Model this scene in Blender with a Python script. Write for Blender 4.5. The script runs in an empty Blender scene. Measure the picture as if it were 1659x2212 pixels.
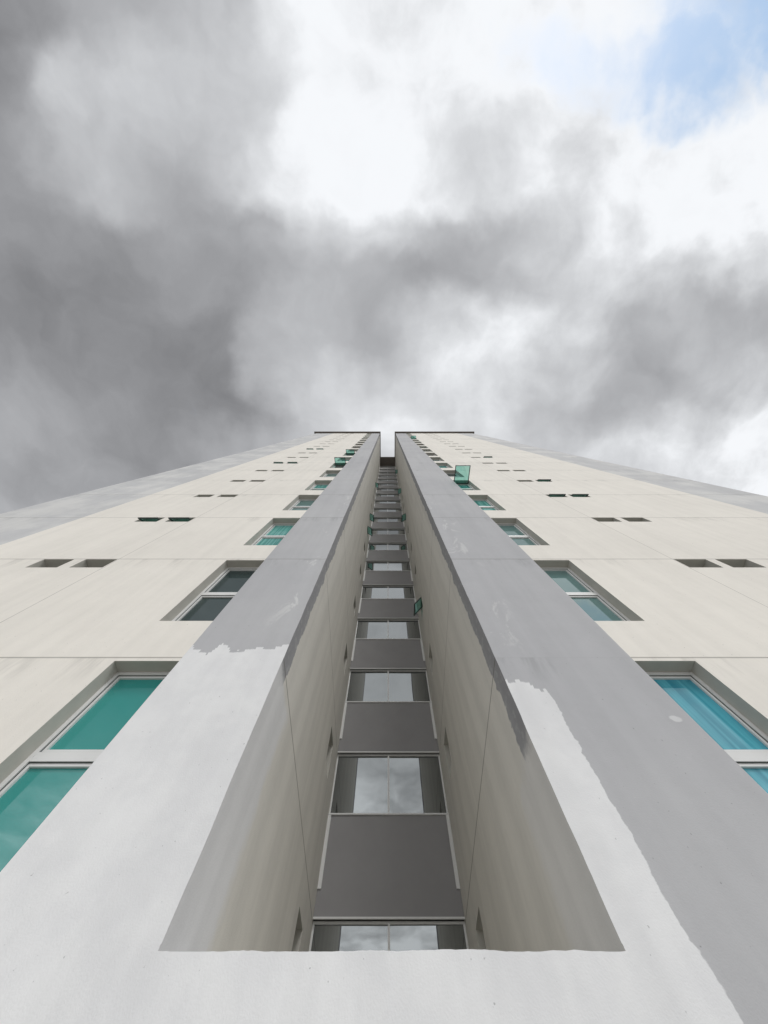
import bpy, bmesh, math, random
from mathutils import Vector
random.seed(7)
S = bpy.context.scene
S.view_settings.view_transform = 'Standard'
S.view_settings.look = 'None'
S.view_settings.exposure = 0

# ------------------------------------------------------------------ node helper
class NT:
    def __init__(s, tree):
        s.t = tree; s.n = tree.nodes; s.l = tree.links
    def put(s, sock, v):
        if v is None: return
        if isinstance(v, bpy.types.NodeSocket): s.l.new(v, sock)
        else: sock.default_value = v
    def m(s, op, a, b=None, c=None, clamp=False):
        n = s.n.new('ShaderNodeMath'); n.operation = op; n.use_clamp = clamp
        s.put(n.inputs[0], a); s.put(n.inputs[1], b); s.put(n.inputs[2], c)
        return n.outputs[0]
    def add(s, a, b): return s.m('ADD', a, b)
    def sub(s, a, b): return s.m('SUBTRACT', a, b)
    def mul(s, a, b): return s.m('MULTIPLY', a, b)
    def ramp(s, v, a, b, o0=0.0, o1=1.0, smooth=True):
        n = s.n.new('ShaderNodeMapRange'); n.interpolation_type = 'SMOOTHSTEP' if smooth else 'LINEAR'
        s.put(n.inputs[0], v); s.put(n.inputs[1], a); s.put(n.inputs[2], b); s.put(n.inputs[3], o0); s.put(n.inputs[4], o1)
        return n.outputs[0]
    def mixc(s, f, a, b, mode='MIX'):
        n = s.n.new('ShaderNodeMix'); n.data_type = 'RGBA'; n.blend_type = mode
        s.put(n.inputs[0], f); s.put(n.inputs[6], a); s.put(n.inputs[7], b)
        return n.outputs[2]
    def mixf(s, f, a, b):
        n = s.n.new('ShaderNodeMix'); n.data_type = 'FLOAT'
        s.put(n.inputs[0], f); s.put(n.inputs[2], a); s.put(n.inputs[3], b)
        return n.outputs[0]
    def sep(s, v):
        n = s.n.new('ShaderNodeSeparateXYZ'); s.put(n.inputs[0], v); return n.outputs
    def comb(s, x, y, z=0.0):
        n = s.n.new('ShaderNodeCombineXYZ'); s.put(n.inputs[0], x); s.put(n.inputs[1], y); s.put(n.inputs[2], z); return n.outputs[0]
    def vm(s, op, a, b):
        n = s.n.new('ShaderNodeVectorMath'); n.operation = op; s.put(n.inputs[0], a); s.put(n.inputs[1], b); return n.outputs[0]
    def noise(s, vec, scale, detail=4.0, rough=0.5, dist=0.0, col=False, dim='3D'):
        n = s.n.new('ShaderNodeTexNoise'); n.noise_dimensions = dim; s.put(n.inputs['Vector'], vec)
        n.inputs['Scale'].default_value = scale; n.inputs['Detail'].default_value = detail
        n.inputs['Roughness'].default_value = rough; n.inputs['Distortion'].default_value = dist
        return n.outputs[1] if col else n.outputs[0]
    def band(s, v, lo, hi, e=0.004):
        return s.mul(s.ramp(v, lo - e, lo + e), s.ramp(v, hi - e, hi + e, 1.0, 0.0))

def new_mat(name):
    m = bpy.data.materials.new(name); m.use_nodes = True
    t = NT(m.node_tree); b = m.node_tree.nodes['Principled BSDF']
    return m, t, b
def objco(t):
    return t.n.new('ShaderNodeTexCoord').outputs['Object']
def bump(t, b, h, strength=0.3, dist=0.01):
    n = t.n.new('ShaderNodeBump'); n.inputs['Strength'].default_value = strength; n.inputs['Distance'].default_value = dist
    t.put(n.inputs['Height'], h); t.l.new(n.outputs[0], b.inputs['Normal'])
def C(r, g, b): return (r, g, b, 1.0)

EYE = 1.6            # eye level; heights below are metres above the ground
D = 2.986            # facade plane
DB = 8.69            # back of the light-well
XL, XR = -1.335, 1.385
PL, PR = -2.64, 3.13           # outer edges of the grey pilasters
CL, CR = -9.28, 12.0           # start of corner bands
WL, WR = -12.24, 14.6          # building corners
ROOF = EYE + 57.9
SILL = EYE + 1.09
BACK = 22.0
JOINT = EYE + 3.49

CREAM = C(0.795, 0.76, 0.70)
GREY = C(0.455, 0.455, 0.468)

def joint_mask(t, z, w=0.007):
    q = t.m('PINGPONG', t.sub(z, JOINT), 1.5)     # 0 at each storey joint
    return t.ramp(q, w, w + 0.008, 1.0, 0.0)

# ---------------- facade plaster
def make_facade_mat():
    m, t, b = new_mat('painted_plaster_facade')
    co = objco(t); x, y, z = t.sep(co)
    N2 = lambda sx, sz, sc, de, ro, di=0.0: t.noise(t.comb(t.mul(x, sx), t.mul(z, sz), 0), sc, de, ro, di, dim='2D')
    n1 = N2(1, 1, 2.2, 5, 0.6); n2 = N2(1, 1, 11, 4, 0.65); nL = N2(1, 1, 0.3, 3, 0.55)
    xe = t.add(x, t.mul(t.sub(n2, 0.5), 0.008))
    pil = t.band(xe, PL, PR)
    cor = t.m('MAXIMUM', t.ramp(xe, CL - 0.02, CL, 1, 0), t.ramp(xe, CR, CR + 0.02))
    # white primer with brushed edge
    brush = N2(5, 0.5, 1.0, 1, 0.5)
    step = t.mul(t.m('SNAP', brush, 0.12), 0.38)
    zb = t.add(z, t.add(t.mul(t.sub(n2, 0.5), 0.05), t.add(t.sub(step, 0.19), t.mul(t.sub(n1, 0.5), 0.08))))
    left = t.mul(t.mul(t.ramp(zb, EYE + 3.62, EYE + 3.635, 1, 0), t.ramp(x, 0.1, 0.11, 1, 0)), t.ramp(x, PL - 0.3, PL - 0.29))
    wob = t.add(t.mul(t.sub(n1, 0.5), 0.15), t.mul(t.sub(n2, 0.5), 0.04))
    right = t.mul(t.mul(t.ramp(t.add(x, wob), 1.80, 1.812, 1, 0), t.ramp(zb, EYE + 3.02, EYE + 3.04, 1, 0)), t.ramp(x, -0.1, -0.09))
    white = t.m('MAXIMUM', left, right)
    # stray dab of primer
    dx = t.m('DIVIDE', t.sub(t.add(x, t.mul(wob, 0.5)), 2.96), 0.065); dz = t.m('DIVIDE', t.sub(t.add(z, t.mul(wob, 0.4)), EYE + 2.61), 0.045)
    dab = t.mul(t.ramp(t.add(t.mul(dx, dx), t.mul(dz, dz)), 0.5, 1.1, 1, 0), 0.55)
    white = t.mul(t.m('MAXIMUM', white, dab), pil)
    # touch-up patches on the grey, beside the light-well edges
    pn = N2(1.7, 0.8, 1.5, 6, 0.70, 0.5)
    near = t.m('MAXIMUM', t.mul(t.ramp(x, XR + 0.25, XR + 0.75, 1, 0), t.ramp(x, 0, .1)), t.mul(t.ramp(x, XL - 0.6, XL - 0.2), t.ramp(x, 0, .1, 1, 0)))
    pmask = t.mul(t.ramp(pn, 0.56, 0.68), t.mul(t.ramp(z, EYE + 3.3, EYE + 4.2), t.ramp(z, EYE + 8, EYE + 17, 1, 0)))
    pmask = t.mul(t.mul(pmask, near), 0.6)
    grey = t.mixc(t.mul(t.ramp(nL, 0.35, 0.65), 0.5), GREY, C(0.48, 0.48, 0.485))
    grey = t.mixc(pmask, grey, C(0.66, 0.66, 0.65))
    corc = t.mixc(t.ramp(N2(1, 1, 0.5, 5, 0.6), 0.40, 0.66), C(0.55, 0.55, 0.555), C(0.65, 0.645, 0.635))
    col = t.mixc(pil, CREAM, grey)
    col = t.mixc(cor, col, corc)
    whc = t.mixc(t.ramp(n1, 0.35, 0.65), C(0.735, 0.735, 0.74), C(0.765, 0.765, 0.765))
    col = t.mixc(white, col, whc)
    # storey joints and two vertical joints
    jm = joint_mask(t, z)
    vj = t.m('MAXIMUM', t.band(x, -5.82, -5.808, 0.003), t.band(x, 6.165, 6.177, 0.003))
    j = t.mul(t.m('MAXIMUM', jm, vj), t.sub(1.0, white))
    j = t.mul(j, t.sub(1.0, t.mul(t.mul(pil, t.ramp(z, EYE + 4, EYE + 4.1, 1, 0)), 0.93)))
    col = t.mixc(t.mul(j, 0.55), col, C(0.16, 0.145, 0.13))
    # weathering
    st = N2(3.5, 0.16, 1.0, 4, 0.6)
    v = t.add(t.ramp(st, 0.3, 0.75, 1.015, 0.965), t.mul(t.sub(nL, 0.5), 0.14))
    v = t.add(v, t.mul(t.sub(n2, 0.5), 0.035))
    v = t.add(v, t.mul(t.sub(n1, 0.5), 0.07))
    # dirt washed down just below the joints
    q = t.m('FRACT', t.m('DIVIDE', t.sub(z, JOINT), 3.0))
    dirt = t.mul(t.ramp(q, 0.82, 1.0), t.ramp(N2(2.6, 0.5, 1.0, 4, 0.7), 0.48, 0.72))
    v = t.sub(v, t.mul(t.mul(dirt, t.sub(1.0, white)), 0.18))
    # sparse dark specks and nicks
    v = t.sub(v, t.mul(t.ramp(N2(1, 1, 26, 2, 0.5), 0.78, 0.82), 0.35))
    col = t.mixc(1.0, col, t.comb(v, v, v), 'MULTIPLY')
    t.put(b.inputs['Base Color'], col); b.inputs['Roughness'].default_value = 0.9
    b.inputs['Specular IOR Level'].default_value = 0.2
    h = t.add(t.mul(N2(1, 1, 80, 1, 0.5), 0.18), t.mul(N2(1, 1, 2.2, 3, 0.5), 1.6))
    bump(t, b, h, 0.3, 0.012)
    return m

def make_recess_mat():
    m, t, b = new_mat('recess_plaster')
    co = objco(t); x, y, z = t.sep(co)
    N2 = lambda sy, sz, sc, de, ro, di=0.0: t.noise(t.comb(t.mul(y, sy), t.mul(z, sz), 0), sc, de, ro, di, dim='2D')
    n1 = N2(1, 1, 1.6, 5, 0.62); n2 = N2(1, 1, 9, 4, 0.6)
    yw = t.add(y, t.add(t.mul(t.sub(n1, 0.5), 0.25), t.mul(t.sub(n2, 0.5), 0.08)))
    strip = t.ramp(yw, D + 0.32, D + 0.35, 1, 0)
    low = t.ramp(t.add(z, t.mul(t.sub(n1, .5), .5)), EYE + 3.3, EYE + 3.5, 1, 0)
    lowR = t.ramp(t.add(z, t.mul(t.sub(n1, .5), .5)), EYE + 2.35, EYE + 2.5, 1, 0)
    lowm = t.mixf(t.ramp(x, 0, 0.01), low, lowR)
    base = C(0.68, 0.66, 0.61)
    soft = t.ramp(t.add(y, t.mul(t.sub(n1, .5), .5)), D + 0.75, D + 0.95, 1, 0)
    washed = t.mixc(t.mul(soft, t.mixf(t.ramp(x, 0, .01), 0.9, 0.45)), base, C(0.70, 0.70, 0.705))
    darkg = t.mixc(t.mul(t.ramp(n2, 0.55, 0.65), 0.35), C(0.33, 0.33, 0.34), C(0.48, 0.48, 0.48))  # return of the grey paint, with its shade painted in as darker grey
    up = t.mixc(strip, base, darkg)
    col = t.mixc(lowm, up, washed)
    jm = joint_mask(t, z)
    col = t.mixc(t.mul(jm, 0.65), col, C(0.14, 0.125, 0.11))
    st = N2(2.5, 0.14, 1.0, 4, 0.6)
    v = t.add(t.ramp(st, 0.3, 0.75, 1.03, 0.93), t.mul(t.sub(n2, 0.5), 0.06))
    v = t.add(v, t.mul(t.sub(n1, 0.5), 0.10))
    col = t.mixc(1.0, col, t.comb(v, v, v), 'MULTIPLY')
    t.put(b.inputs['Base Color'], col); b.inputs['Roughness'].default_value = 0.9
    b.inputs['Specular IOR Level'].default_value = 0.2
    bump(t, b, t.add(t.mul(N2(1, 1, 80, 1, 0.5), 0.2), N2(1, 1, 3, 3, 0.6)), 0.3, 0.012)
    return m

def plain(name, c, rough=0.8, var=0.08, scale=3.0, metal=0.0):
    m, t, b = new_mat(name)
    co = objco(t); n = t.noise(co, scale, 4, 0.65)
    v = t.add(1.0 - var / 2, t.mul(t.sub(n, 0.5), var * 2))
    t.put(b.inputs['Base Color'], t.mixc(1.0, C(*c), t.comb(v, v, v), 'MULTIPLY'))
    b.inputs['Roughness'].default_value = rough; b.inputs['Metallic'].default_value = metal
    return m

def glass(name, c1, c2, refl=0.12, folds=0.0, fscale=18.0):
    """tinted pane: what is behind it (blind / curtain / dark room) seen through tint, plus mirror reflection"""
    m, t, b = new_mat(name)
    co = objco(t)
    if folds > 0:
        f = t.noise(t.vm('MULTIPLY', co, (fscale, 1, 0.5)), 1.0, 3, 0.5, 0.6)
        fac = t.mixf(folds, 0.5, t.ramp(f, 0.35, 0.65))
    else:
        fac = t.noise(co, 0.9, 2, 0.5)
    t.put(b.inputs['Base Color'], t.mixc(fac, C(*c1), C(*c2)))
    b.inputs['Roughness'].default_value = 0.5
    b.inputs['Specular IOR Level'].default_value = 0.0
    g = t.n.new('ShaderNodeBsdfGlossy'); g.inputs['Roughness'].default_value = 0.015
    g.inputs['Color'].default_value = C(0.93, 0.97, 0.97)
    fr = t.n.new('ShaderNodeFresnel'); fr.inputs[0].default_value = 1.5
    bn = t.n.new('ShaderNodeBump'); bn.inputs['Strength'].default_value = 0.05; bn.inputs['Distance'].default_value = 0.02
    t.put(bn.inputs['Height'], t.noise(co, 0.9, 1)); t.l.new(bn.outputs[0], g.inputs['Normal'])
    ff = t.m('ADD', t.mul(fr.outputs[0], 0.85), refl, clamp=True)
    mx = t.n.new('ShaderNodeMixShader'); t.put(mx.inputs[0], ff)
    t.l.new(b.outputs[0], mx.inputs[1]); t.l.new(g.outputs[0], mx.inputs[2])
    out = [n for n in t.n if n.type == 'OUTPUT_MATERIAL'][0]
    t.l.new(mx.outputs[0], out.inputs[0])
    return m

def clear_tint(name, c):
    m, t, b = new_mat(name)
    co = objco(t)
    tr = t.n.new('ShaderNodeBsdfTransparent')
    n = t.noise(co, 1.0, 2)
    t.put(tr.inputs[0], t.mixc(n, C(*c), C(c[0]*0.85, c[1]*0.93, c[2]*0.93)))
    g = t.n.new('ShaderNodeBsdfGlossy'); g.inputs['Roughness'].default_value = 0.02
    mx = t.n.new('ShaderNodeMixShader'); mx.inputs[0].default_value = 0.15
    t.l.new(tr.outputs[0], mx.inputs[1]); t.l.new(g.outputs[0], mx.inputs[2])
    out = [n for n in t.n if n.type == 'OUTPUT_MATERIAL'][0]
    t.l.new(mx.outputs[0], out.inputs[0])
    return m

M_fac = make_facade_mat()
M_rec = make_recess_mat()
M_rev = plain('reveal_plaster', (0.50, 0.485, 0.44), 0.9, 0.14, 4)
M_frame = plain('white_aluminium', (0.72, 0.72, 0.71), 0.4, 0.05, 5)
M_dark = plain('dark_gasket', (0.05, 0.06, 0.055), 0.5)
M_span = plain('grey_spandrel_render', (0.30, 0.294, 0.298), 0.85, 0.10, 1.6)
M_roof = plain('roof_fascia', (0.16, 0.14, 0.125), 0.8, 0.1)
M_side = plain('side_wall_plaster', (0.55, 0.55, 0.55), 0.9, 0.1, 1)
G_teal = glass('teal_glass', (0.02, 0.25, 0.23), (0.035, 0.32, 0.29), 0.07)
G_curt = glass('teal_glass_curtain', (0.03, 0.22, 0.20), (0.16, 0.45, 0.41), 0.06, 1.0)
G_cyan = glass('cyan_glass_curtain', (0.02, 0.22, 0.31), (0.10, 0.43, 0.52), 0.05, 0.8, 9)
G_slate = glass('slate_glass', (0.025, 0.045, 0.047), (0.045, 0.065, 0.065), 0.03)
G_mist = glass('misty_glass', (0.08, 0.17, 0.17), (0.15, 0.26, 0.25), 0.12)
G_back = glass('grey_mirror_glass', (0.025, 0.029, 0.031), (0.04, 0.042, 0.045), 0.26)
G_small = glass('small_dark_glass', (0.03, 0.06, 0.055), (0.05, 0.08, 0.07), 0.03)
G_sash = clear_tint('green_sash_glass', (0.42, 0.78, 0.70))

root = bpy.data.objects.new('apartment_building', None)
S.collection.objects.link(root)

def finish(bm, name, mat, parent=root, bevel=0.0):
    me = bpy.data.meshes.new(name); bm.to_mesh(me); bm.free()
    o = bpy.data.objects.new(name, me); S.collection.objects.link(o)
    me.materials.append(mat)
    if parent: o.parent = parent
    return o
def quad(bm, *p):
    bm.faces.new([bm.verts.new(q) for q in p])
def box(bm, x0, x1, y0, y1, z0, z1):
    v = [bm.verts.new((x, y, z)) for x in (x0, x1) for y in (y0, y1) for z in (z0, z1)]
    for f in ((0,1,3,2),(4,6,7,5),(0,4,5,1),(2,3,7,6),(0,2,6,4),(1,5,7,3)):
        bm.faces.new([v[i] for i in f])

def wall(bm, P, s0, s1, t0, t1, holes, rbm=None, depth=0.2):
    """P(s,t,d) -> point, d = depth behind the face"""
    ss = sorted(set([s0, s1] + [h[0] for h in holes] + [h[1] for h in holes]))
    ts = sorted(set([t0, t1] + [h[2] for h in holes] + [h[3] for h in holes]))
    for i in range(len(ss) - 1):
        for k in range(len(ts) - 1):
            cs, ct = (ss[i] + ss[i+1]) / 2, (ts[k] + ts[k+1]) / 2
            if any(h[0] < cs < h[1] and h[2] < ct < h[3] for h in holes): continue
            quad(bm, P(ss[i], ts[k], 0), P(ss[i+1], ts[k], 0), P(ss[i+1], ts[k+1], 0), P(ss[i], ts[k+1], 0))
    if rbm is not None:
        for a, b_, c, d in holes:
            for (p, q) in (((a, c), (b_, c)), ((b_, c), (b_, d)), ((b_, d), (a, d)), ((a, d), (a, c))):
                quad(rbm, P(*p, 0), P(*q, 0), P(*q, depth), P(*p, depth))

fac = bmesh.new(); rev = bmesh.new(); rec = bmesh.new(); frm = bmesh.new(); gsk = bmesh.new()
GL = {k: bmesh.new() for k in ('teal', 'curt', 'cyan', 'slate', 'mist', 'back', 'small')}
N = 19
LW = [(-3.46, PL)]; RW = [(PR, 3.90)]
LS = [(-7.42, -6.77), (-6.52, -5.84)]; RS = [(6.19, 6.88), (7.08, 7.76)]
def holes_for(big, small):
    h = []
    for n in range(N):
        for a, b_ in big: h.append((a, b_, EYE + 1.27 + 3*n, EYE + 3.43 + 3*n))
        for a, b_ in small: h.append((a, b_, EYE + 3.08 + 3*n, EYE + 3.475 + 3*n))
    return h
Pf = lambda s, t, d: (s, D + d, t)
hl = holes_for(LW, LS); hr = holes_for(RW, RS)
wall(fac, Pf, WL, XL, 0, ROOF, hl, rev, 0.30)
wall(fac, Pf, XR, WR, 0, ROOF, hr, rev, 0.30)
wall(fac, Pf, XL, XR, 0, SILL, [])
# uneven trowelled lip along the sill of the light-well, and rough arrises up its corners
K = 110; hts = []
hv = 0.005
for i in range(K + 1):
    hv = min(max(hv + random.uniform(-0.0025, 0.0025), 0.001), 0.010); hts.append(hv)
for i in range(K):
    xa = XL + (XR - XL) * i / K; xb = XL + (XR - XL) * (i + 1) / K
    quad(fac, (xa, D, SILL), (xb, D, SILL), (xb, D, SILL + hts[i+1]), (xa, D, SILL + hts[i]))
for X, s in ((XL, 1), (XR, -1)):
    w0 = 0.003; zz = SILL + 0.03
    while zz < SILL + 14:
        dz = random.uniform(0.05, 0.16); w1_ = min(max(w0 + random.uniform(-0.003, 0.003), 0.0005), 0.009)
        quad(fac, (X, D, zz), (X + s*w0, D, zz), (X + s*w1_, D, zz + dz), (X, D, zz + dz))
        zz += dz; w0 = w1_

# ---- tall two-pane windows
YW = D + 0.17
def tall(x0, x1, z0, z1, g):
    f = 0.045
    y0, y1 = YW, YW + 0.07
    box(frm, x0, x0 + f, y0, y1, z0, z1); box(frm, x1 - f, x1, y0, y1, z0, z1)
    box(frm, x0 + f, x1 - f, y0, y1, z1 - f, z1); box(frm, x0 + f, x1 - f, y0, y1, z0, z0 + f)
    zm = (z0 + z1) / 2
    box(frm, x0 + f, x1 - f, y0 + 0.004, y1, zm - 0.045, zm + 0.045)
    for a, b_ in ((z0 + f, zm - 0.045), (zm + 0.045, z1 - f)):
        s = 0.028; ys = y0 + 0.02
        xa, xb = x0 + f, x1 - f
        box(gsk, xa, xa + 0.008, ys - 0.006, y1, a, b_); box(gsk, xb - 0.008, xb, ys - 0.006, y1, a, b_)
        box(gsk, xa + 0.008, xb - 0.008, ys - 0.006, y1, b_ - 0.008, b_); box(gsk, xa + 0.008, xb - 0.008, ys - 0.006, y1, a, a + 0.008)
        xa += 0.008; xb -= 0.008; a += 0.008; b_ -= 0.008
        box(frm, xa, xa + s, ys, y1, a, b_); box(frm, xb - s, xb, ys, y1, a, b_)
        box(frm, xa + s, xb - s, ys, y1, b_ - s, b_); box(frm, xa + s, xb - s, ys, y1, a, a + s)
        quad(GL[g], (xa + s, ys + 0.025, a + s), (xb - s, ys + 0.025, a + s), (xb - s, ys + 0.025, b_ - s), (xa + s, ys + 0.025, b_ - s))
lk = ['teal', 'slate', 'curt', 'mist', 'curt', 'mist', 'slate', 'teal', 'mist']
rk = ['cyan', 'mist', 'mist', 'curt', 'curt', 'slate', 'teal', 'mist', 'slate']
for n in range(N):
    z0, z1 = EYE + 1.27 + 3*n, EYE + 3.43 + 3*n
    gl = lk[n] if n < len(lk) else random.choice(['mist', 'slate', 'curt'])
    gr = rk[n] if n < len(rk) else random.choice(['mist', 'slate', 'curt'])
    tall(-3.46, PL, z0, z1, gl); tall(PR, 3.90, z0, z1, gr)
    for a, b_ in LS + RS:
        za, zb = EYE + 3.08 + 3*n, EYE + 3.475 + 3*n
        y0, y1 = D + 0.20, D + 0.26; f = 0.03
        box(frm, a, a + f, y0, y1, za, zb); box(frm, b_ - f, b_, y0, y1, za, zb)
        box(frm, a + f, b_ - f, y0, y1, zb - f, zb); box(frm, a + f, b_ - f, y0, y1, za, za + f)
        quad(GL['small'], (a + f, y0 + 0.03, za + f), (b_ - f, y0 + 0.03, za + f), (b_ - f, y0 + 0.03, zb - f), (a + f, y0 + 0.03, zb - f))

# ---- light-well side walls with small openings
YO0, YO1 = 7.15, 7.75
sh = [(YO0, YO1, EYE + 2.25 + 3*n, EYE + 3.05 + 3*n) for n in range(N)]
wall(rec, lambda s, t, d: (XL - d, s, t), D, DB + 0.15, SILL, ROOF, sh, rev, 0.2)
wall(rec, lambda s, t, d: (XR + d, s, t), D, DB + 0.15, SILL, ROOF, sh, rev, 0.2)
quad(rec, (XL, D, SILL), (XR, D, SILL), (XR, DB + 0.15, SILL), (XL, DB + 0.15, SILL))
for a, b_, c, d in sh:
    for sx, X in ((-1, XL), (1, XR)):
        xo = X + sx * 0.14
        quad(GL['small'], (xo, a + .03, c + .03), (xo, b_ - .03, c + .03), (xo, b_ - .03, d - .03), (xo, a + .03, d - .03))
        lo, hi = sorted((X + sx * 0.11, X + sx * 0.17))
        box(frm, lo, hi, a, a + .03, c, d); box(frm, lo, hi, b_ - .03, b_, c, d)
        box(frm, lo, hi, a + .03, b_ - .03, d - .03, d); box(frm, lo, hi, a + .03, b_ - .03, c, c + .03)

# ---- back wall: windows and spandrels
spn = bmesh.new()
e = 0.002
a, b_ = XL + e, XR - e
zprev = SILL
for n in range(N):
    z0, z1 = EYE + 2.13 + 3*n, EYE + 3.52 + 3*n
    box(spn, a, b_, DB - 0.06, DB + 0.14, zprev, z0 - 0.03)
    box(frm, a, b_, DB - 0.085, DB + 0.06, z0 - 0.03, z0)          # sill
    if n > 0:
        for xa in (a, b_ - 0.07):
            box(frm, xa, xa + 0.07, DB - 0.08, DB - 0.06, zprev + 0.36, z0 - 0.032)
    y0, y1 = DB - 0.0, DB + 0.06; f = 0.032
    box(frm, a, a + f, y0, y1, z0, z1); box(frm, b_ - f, b_, y0, y1, z0, z1)
    box(frm, a + f, b_ - f, y0, y1, z1 - f, z1); box(frm, a + f, b_ - f, y0, y1, z0, z0 + f)
    xm = (a + b_) / 2
    box(frm, xm - 0.02, xm + 0.02, y0 - 0.012, y1, z0 + f, z1 - f)
    for xa, xb, tilt in ((a + f, xm - .02, random.uniform(-.006, .006)), (xm + .02, b_ - f, random.uniform(-.006, .006))):
        quad(GL['back'], (xa, y0 + 0.03, z0 + f), (xb, y0 + 0.03 + tilt, z0 + f), (xb, y0 + 0.03 + tilt, z1 - f), (xa, y0 + 0.03, z1 - f))
    box(frm, a, b_, DB - 0.075, DB - 0.045, z1, z1 + 0.025)         # drip trim
    zprev = z1 + 0.025
box(spn, a, b_, DB - 0.06, DB + 0.14, zprev, ROOF)

finish(fac, 'facade', M_fac)
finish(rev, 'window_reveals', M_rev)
finish(rec, 'light_well_walls', M_rec)
finish(frm, 'window_frames', M_frame)
finish(gsk, 'window_gaskets', M_dark)
finish(spn, 'spandrel_panels', M_span)
for k, g in (('teal', G_teal), ('curt', G_curt), ('cyan', G_cyan), ('slate', G_slate), ('mist', G_mist), ('back', G_back), ('small', G_small)):
    finish(GL[k], 'glass_' + k, g)

# ---- rest of the body
bd = bmesh.new()
quad(bd, (WL, D, 0), (WL, BACK, 0), (WL, BACK, ROOF), (WL, D, ROOF))
quad(bd, (WR, D, 0), (WR, BACK, 0), (WR, BACK, ROOF), (WR, D, ROOF))
quad(bd, (WL, BACK, 0), (WR, BACK, 0), (WR, BACK, ROOF), (WL, BACK, ROOF))
finish(bd, 'side_and_rear_walls', M_side)
rf = bmesh.new()
g = 0.30
box(rf, WL - 0.4, XL + 0.14, D - g, BACK + 0.3, ROOF, ROOF + 0.22)
box(rf, XR - 0.14, WR + 0.4, D - g, BACK + 0.3, ROOF, ROOF + 0.22)
box(rf, XL + 0.14, XR - 0.14, 7.05, BACK + 0.3, ROOF, ROOF + 0.22)
finish(rf, 'roof_slab', M_roof)

# ---- open top-hung sashes
M_sashf = plain('dark_sash_frame', (0.06, 0.075, 0.07), 0.45)
def sash(w, h, origin, axis, outward, ang):
    bf = bmesh.new(); bg = bmesh.new()
    A = Vector(axis); O = Vector(outward); o = Vector(origin)
    dn = Vector((0, 0, -1)) * math.cos(ang) + O * math.sin(ang)
    nn = A.cross(dn).normalized()
    def bx(bm, u0, u1, v0, v1, t0, t1):
        v = [bm.verts.new(o + A*u + dn*v_ + nn*t_) for u in (u0, u1) for v_ in (v0, v1) for t_ in (t0, t1)]
        for f in ((0,1,3,2),(4,6,7,5),(0,4,5,1),(2,3,7,6),(0,2,6,4),(1,5,7,3)): bm.faces.new([v[i] for i in f])
    f = 0.032; th = 0.018
    bx(bf, 0, f, 0, h, -th, th); bx(bf, w - f, w, 0, h, -th, th)
    bx(bf, f, w - f, 0, f, -th, th); bx(bf, f, w - f, h - f, h, -th, th)
    vs = [bg.verts.new(o + A*u + dn*v_) for u, v_ in ((f, f), (w - f, f), (w - f, h - f), (f, h - f))]
    bg.faces.new(vs)
    finish(bf, 'open_sash_frame', M_sashf); finish(bg, 'open_sash_glass', G_sash)
F = (0, -1, 0)
def rad(x): return math.radians(x)
sash(0.70, 0.95, (PR + 0.04, YW, EYE + 3.38 + 12), (1, 0, 0), F, rad(78))
sash(0.70, 0.55, (PR + 0.04, YW, EYE + 3.38 + 42), (1, 0, 0), F, rad(70))
sash(0.70, 0.62, (-3.42, YW, EYE + 3.38 + 18), (1, 0, 0), F, rad(65))
sash(0.70, 0.55, (-3.42, YW, EYE + 3.38 + 24), (1, 0, 0), F, rad(60))
for xs, ww, n in ((-7.39, .59, 2), (-6.49, .62, 2), (-7.39, .59, 6), (-6.49, .62, 6), (-6.49, .62, 9), (-7.39, .59, 9),
                  (6.22, .63, 3), (7.11, .62, 3), (7.11, .62, 4), (7.11, .62, 7)):
    sash(ww, 0.36, (xs, D + 0.19, EYE + 3.45 + 3*n), (1, 0, 0), F, rad(48))
for X, o, n in ((XR + .08, -1, 3), (XL - .08, 1, 6), (XL - .08, 1, 7), (XR + .08, -1, 7), (XR + .08, -1, 10), (XL - .08, 1, 11), (XR + .08, -1, 14)):
    sash(0.54, 0.75, (X, YO0 + .03, EYE + 3.02 + 3*n), (0, 1, 0), (o, 0, 0), rad(32))

# ------------------------------------------------------------------ ground
gm, t, b = new_mat('concrete_paving')
co = objco(t)
nn = t.noise(co, 0.6, 6, 0.6)
x, y, z = t.sep(co)
jx = t.ramp(t.m('PINGPONG', x, 1.0), 0.006, 0.012, 1, 0); jy = t.ramp(t.m('PINGPONG', y, 1.0), 0.006, 0.012, 1, 0)
jj = t.m('MAXIMUM', jx, jy)
col = t.mixc(nn, C(0.30, 0.29, 0.27), C(0.42, 0.41, 0.385))
col = t.mixc(t.mul(jj, 0.7), col, C(0.08, 0.08, 0.075))
t.put(b.inputs['Base Color'], col); b.inputs['Roughness'].default_value = 0.9
gb = bmesh.new(); R = 3000
quad(gb, (-R, -R, 0), (R, -R, 0), (R, R, 0), (-R, R, 0))
finish(gb, 'ground', gm, None)

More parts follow.
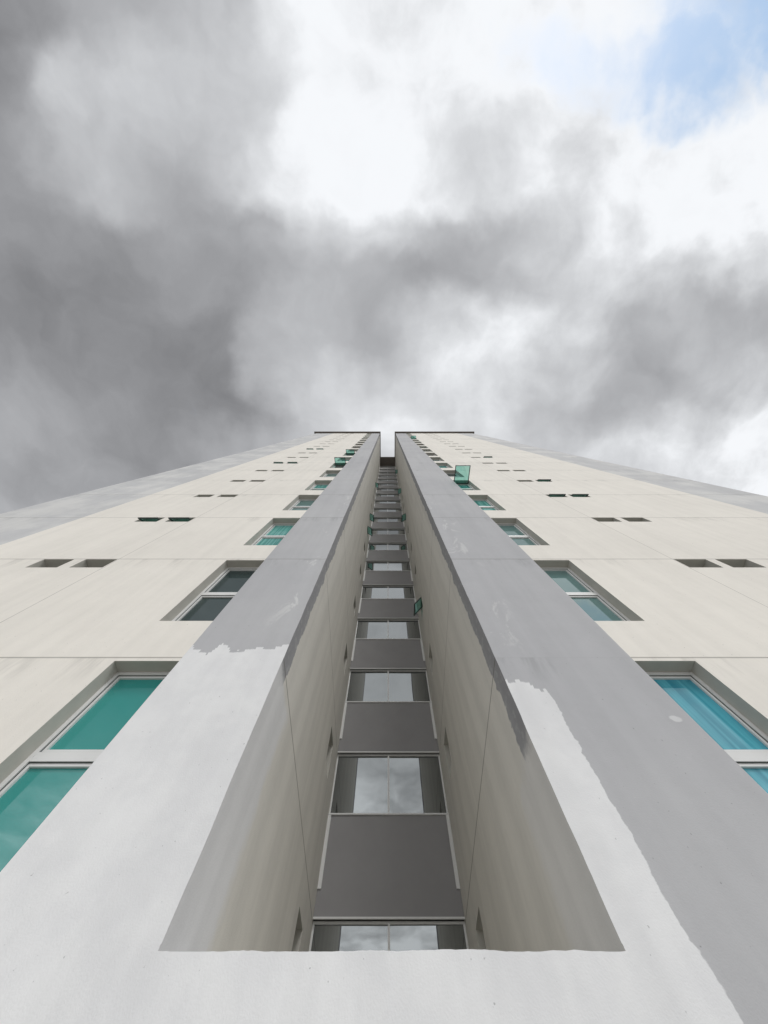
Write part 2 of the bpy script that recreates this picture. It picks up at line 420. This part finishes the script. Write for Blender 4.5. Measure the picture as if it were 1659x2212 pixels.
# ------------------------------------------------------------------ sky
W = bpy.data.worlds.new('sky'); S.world = W; W.use_nodes = True
t = NT(W.node_tree); W.node_tree.nodes.clear()
EL, AZ = math.radians(50), math.radians(180 - 23)
sky = t.n.new('ShaderNodeTexSky'); sky.sky_type = 'NISHITA'; sky.sun_disc = False
sky.sun_elevation = EL; sky.sun_rotation = AZ
d = t.n.new('ShaderNodeTexCoord').outputs['Generated']
x, y, z = t.sep(d)
zc = t.m('MAXIMUM', z, 0.12)
u0 = t.m('DIVIDE', x, zc); v0 = t.m('DIVIDE', y, zc)
p0 = t.comb(u0, v0, 0.0)
wn = t.noise(p0, 3.2, 5, 0.52, 0.0, True, '2D')
w1 = t.vm('MULTIPLY', t.vm('SUBTRACT', wn, (0.5, 0.5, 0.5)), (0.27, 0.27, 0))
p = t.vm('ADD', p0, w1)
u, v, _ = t.sep(p)
rows = [
 (-0.87, [(-.95,.54),(-.845,.60),(-.59,.68),(-.34,.73),(-.24,.84),(-.14,.97),(.165,.96),(.47,.96),(.75,.94),(1.0,.92)]),
 (-0.716,[(-1.0,.53),(-.90,.60),(-.74,.80),(-.47,.77),(-.30,.80),(-.17,.98),(.07,.97),(.39,.96),(.71,.98),(.95,.99)]),
 (-0.544,[(-1.1,.53),(-.95,.57),(-.73,.74),(-.5,.66),(-.32,.88),(-.16,.96),(.03,.99),(.12,.91),(.21,.84),(.41,.94),(.64,1.0),(.87,1.0)]),
 (-0.448,[(-1.0,.57),(-.75,.60),(-.4,.64),(-.2,.78),(.0,.86),(.19,.69),(.40,.82),(.52,.93),(.78,.99),(1.0,.99)]),
 (-0.347,[(-1.02,.57),(-.72,.58),(-.41,.60),(-.14,.70),(.14,.67),(.38,.75),(.55,.86),(.69,.87),(.93,.86)]),
 (-0.236,[(-1.06,.55),(-.68,.54),(-.45,.57),(-.36,.70),(-.07,.70),(.14,.85),(.4,.91),(.52,.84),(.65,.75),(.94,.70)]),
 (-0.122,[(-1.03,.58),(-.64,.52),(-.42,.56),(-.31,.70),(-.05,.80),(.21,.93),(.36,.88),(.48,.80),(.74,.67),(1.0,.78)]),
 (0.0,   [(-1.14,.64),(-.8,.57),(-.59,.51),(-.42,.56),(-.25,.75),(.02,.91),(.29,.86),(.45,.75),(.63,.67),(.9,.83),(1.09,.95)]),
 (0.14,  [(-1.1,.64),(-.69,.60),(-.3,.72),(.1,.85),(.5,.78),(.87,.89),(1.11,.95)]),
 (0.32,  [(-1.2,.66),(-.6,.64),(0,.77),(.6,.84),(1.2,.95)]),
]
un = t.m('DIVIDE', t.add(u, 1.3), 2.6, clamp=True)
val = None; pv = None
for vr, pts in rows:
    n = t.n.new('ShaderNodeValToRGB'); cr = n.color_ramp; cr.interpolation = 'EASE'
    while len(cr.elements) > 1: cr.elements.remove(cr.elements[-1])
    first = True
    for uu, b_ in pts:
        pos = min(max((uu + 1.3) / 2.6, 0), 1)
        if first: el = cr.elements[0]; el.position = pos; first = False
        else: el = cr.elements.new(pos)
        el.color = (b_, b_, b_, 1)
    t.put(n.inputs[0], un)
    r = t.sep(n.outputs[0])[0]
    val = r if val is None else t.mixf(t.ramp(v, pv, vr), val, r)
    pv = vr
# unseen low sky behind the viewer, brightened to add light on the walls
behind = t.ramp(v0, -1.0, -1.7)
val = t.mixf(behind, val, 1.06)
fb = t.noise(t.vm('ADD', p, (3.1, 5.7, 0)), 3.6, 7, 0.52, 0.1, dim='2D')
# softer puffs in the brighter parts (undistorted coordinates, so no marbling)
half = t.vm('ADD', p0, t.vm('MULTIPLY', w1, (0.25, 0.25, 0)))
fc = t.noise(t.vm('ADD', half, (8.1, 1.7, 0)), 8.0, 6, 0.55, 0.0, dim='2D')
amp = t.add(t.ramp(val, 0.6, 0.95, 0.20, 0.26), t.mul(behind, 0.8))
val = t.add(t.add(val, 0.005), t.mul(t.sub(fb, 0.5), amp))
cum = t.mul(t.ramp(val, 0.62, 0.95, 0.25, 1.0), t.ramp(u, -0.4, 0.7, 0.5, 1.0))
val = t.add(val, t.mul(t.sub(fc, 0.52), t.mul(cum, 0.24)))
val = t.m('MINIMUM', t.m('MAXIMUM', val, 0.42), 1.2)
# thin bright veil: soft shoulder near white
val = t.mixf(t.mul(t.ramp(val, 0.9, 1.05), t.sub(1.0, behind)), val, 0.975)
lin = t.m('POWER', val, 2.2)
tint = t.mixc(t.ramp(val, 0.45, 0.9), C(0.975, 0.985, 1.035), C(0.965, 0.985, 1.015))
cloud = t.mixc(1.0, t.comb(lin, lin, lin), tint, 'MULTIPLY')
skyc = t.mixc(1.0, sky.outputs[0], C(0.10, 0.10, 0.10), 'MULTIPLY')
skyc = t.mixc(0.65, skyc, C(0.34, 0.58, 0.88))
# gaps in the cloud deck
def lobe(cu, cv, su, sv):
    a = t.m('DIVIDE', t.sub(u, cu), su); b_ = t.m('DIVIDE', t.sub(v, cv), sv)
    return t.m('EXPONENT', t.mul(t.add(t.mul(a, a), t.mul(b_, b_)), -1.0))
gap = t.m('MAXIMUM', lobe(0.82, -0.88, 0.26, 0.14), t.m('MAXIMUM', t.mul(lobe(0.68, -0.76, 0.17, 0.10), 0.9), t.mul(lobe(0.46, -0.74, 0.22, 0.09), 0.5)))
gap = t.add(gap, t.add(t.mul(t.sub(fb, 0.5), 0.7), t.mul(t.sub(fc, 0.5), 0.6)))
gap = t.ramp(gap, 0.22, 0.92)
gap = t.mul(gap, t.ramp(z, 0.3, 0.5))
col = t.mixc(t.mul(gap, 0.95), cloud, skyc)
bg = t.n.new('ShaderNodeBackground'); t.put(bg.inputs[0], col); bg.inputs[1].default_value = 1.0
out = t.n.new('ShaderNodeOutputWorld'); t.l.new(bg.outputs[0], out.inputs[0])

# ------------------------------------------------------------------ sun (veiled)
L = bpy.data.lights.new('sun', 'SUN'); L.energy = 1.25; L.angle = math.radians(18); L.color = (1.0, 0.985, 0.955)
lo = bpy.data.objects.new('sun', L); S.collection.objects.link(lo)
sd = Vector((math.cos(EL) * math.sin(math.radians(23)), -math.cos(EL) * math.cos(math.radians(23)), math.sin(EL)))
lo.rotation_euler = sd.to_track_quat('Z', 'Y').to_euler(); lo.location = (8, -20, 40)

# ------------------------------------------------------------------ camera
cd = bpy.data.cameras.new('camera'); cam = bpy.data.objects.new('camera', cd); S.collection.objects.link(cam)
cd.sensor_fit = 'AUTO'; cd.sensor_width = 36; cd.lens = 11.47; cd.shift_x = -0.0034
cd.clip_start = 0.05; cd.clip_end = 10000
cam.location = (0, 0, EYE); cam.rotation_euler = (math.radians(163.49), 0, 0)
S.camera = cam
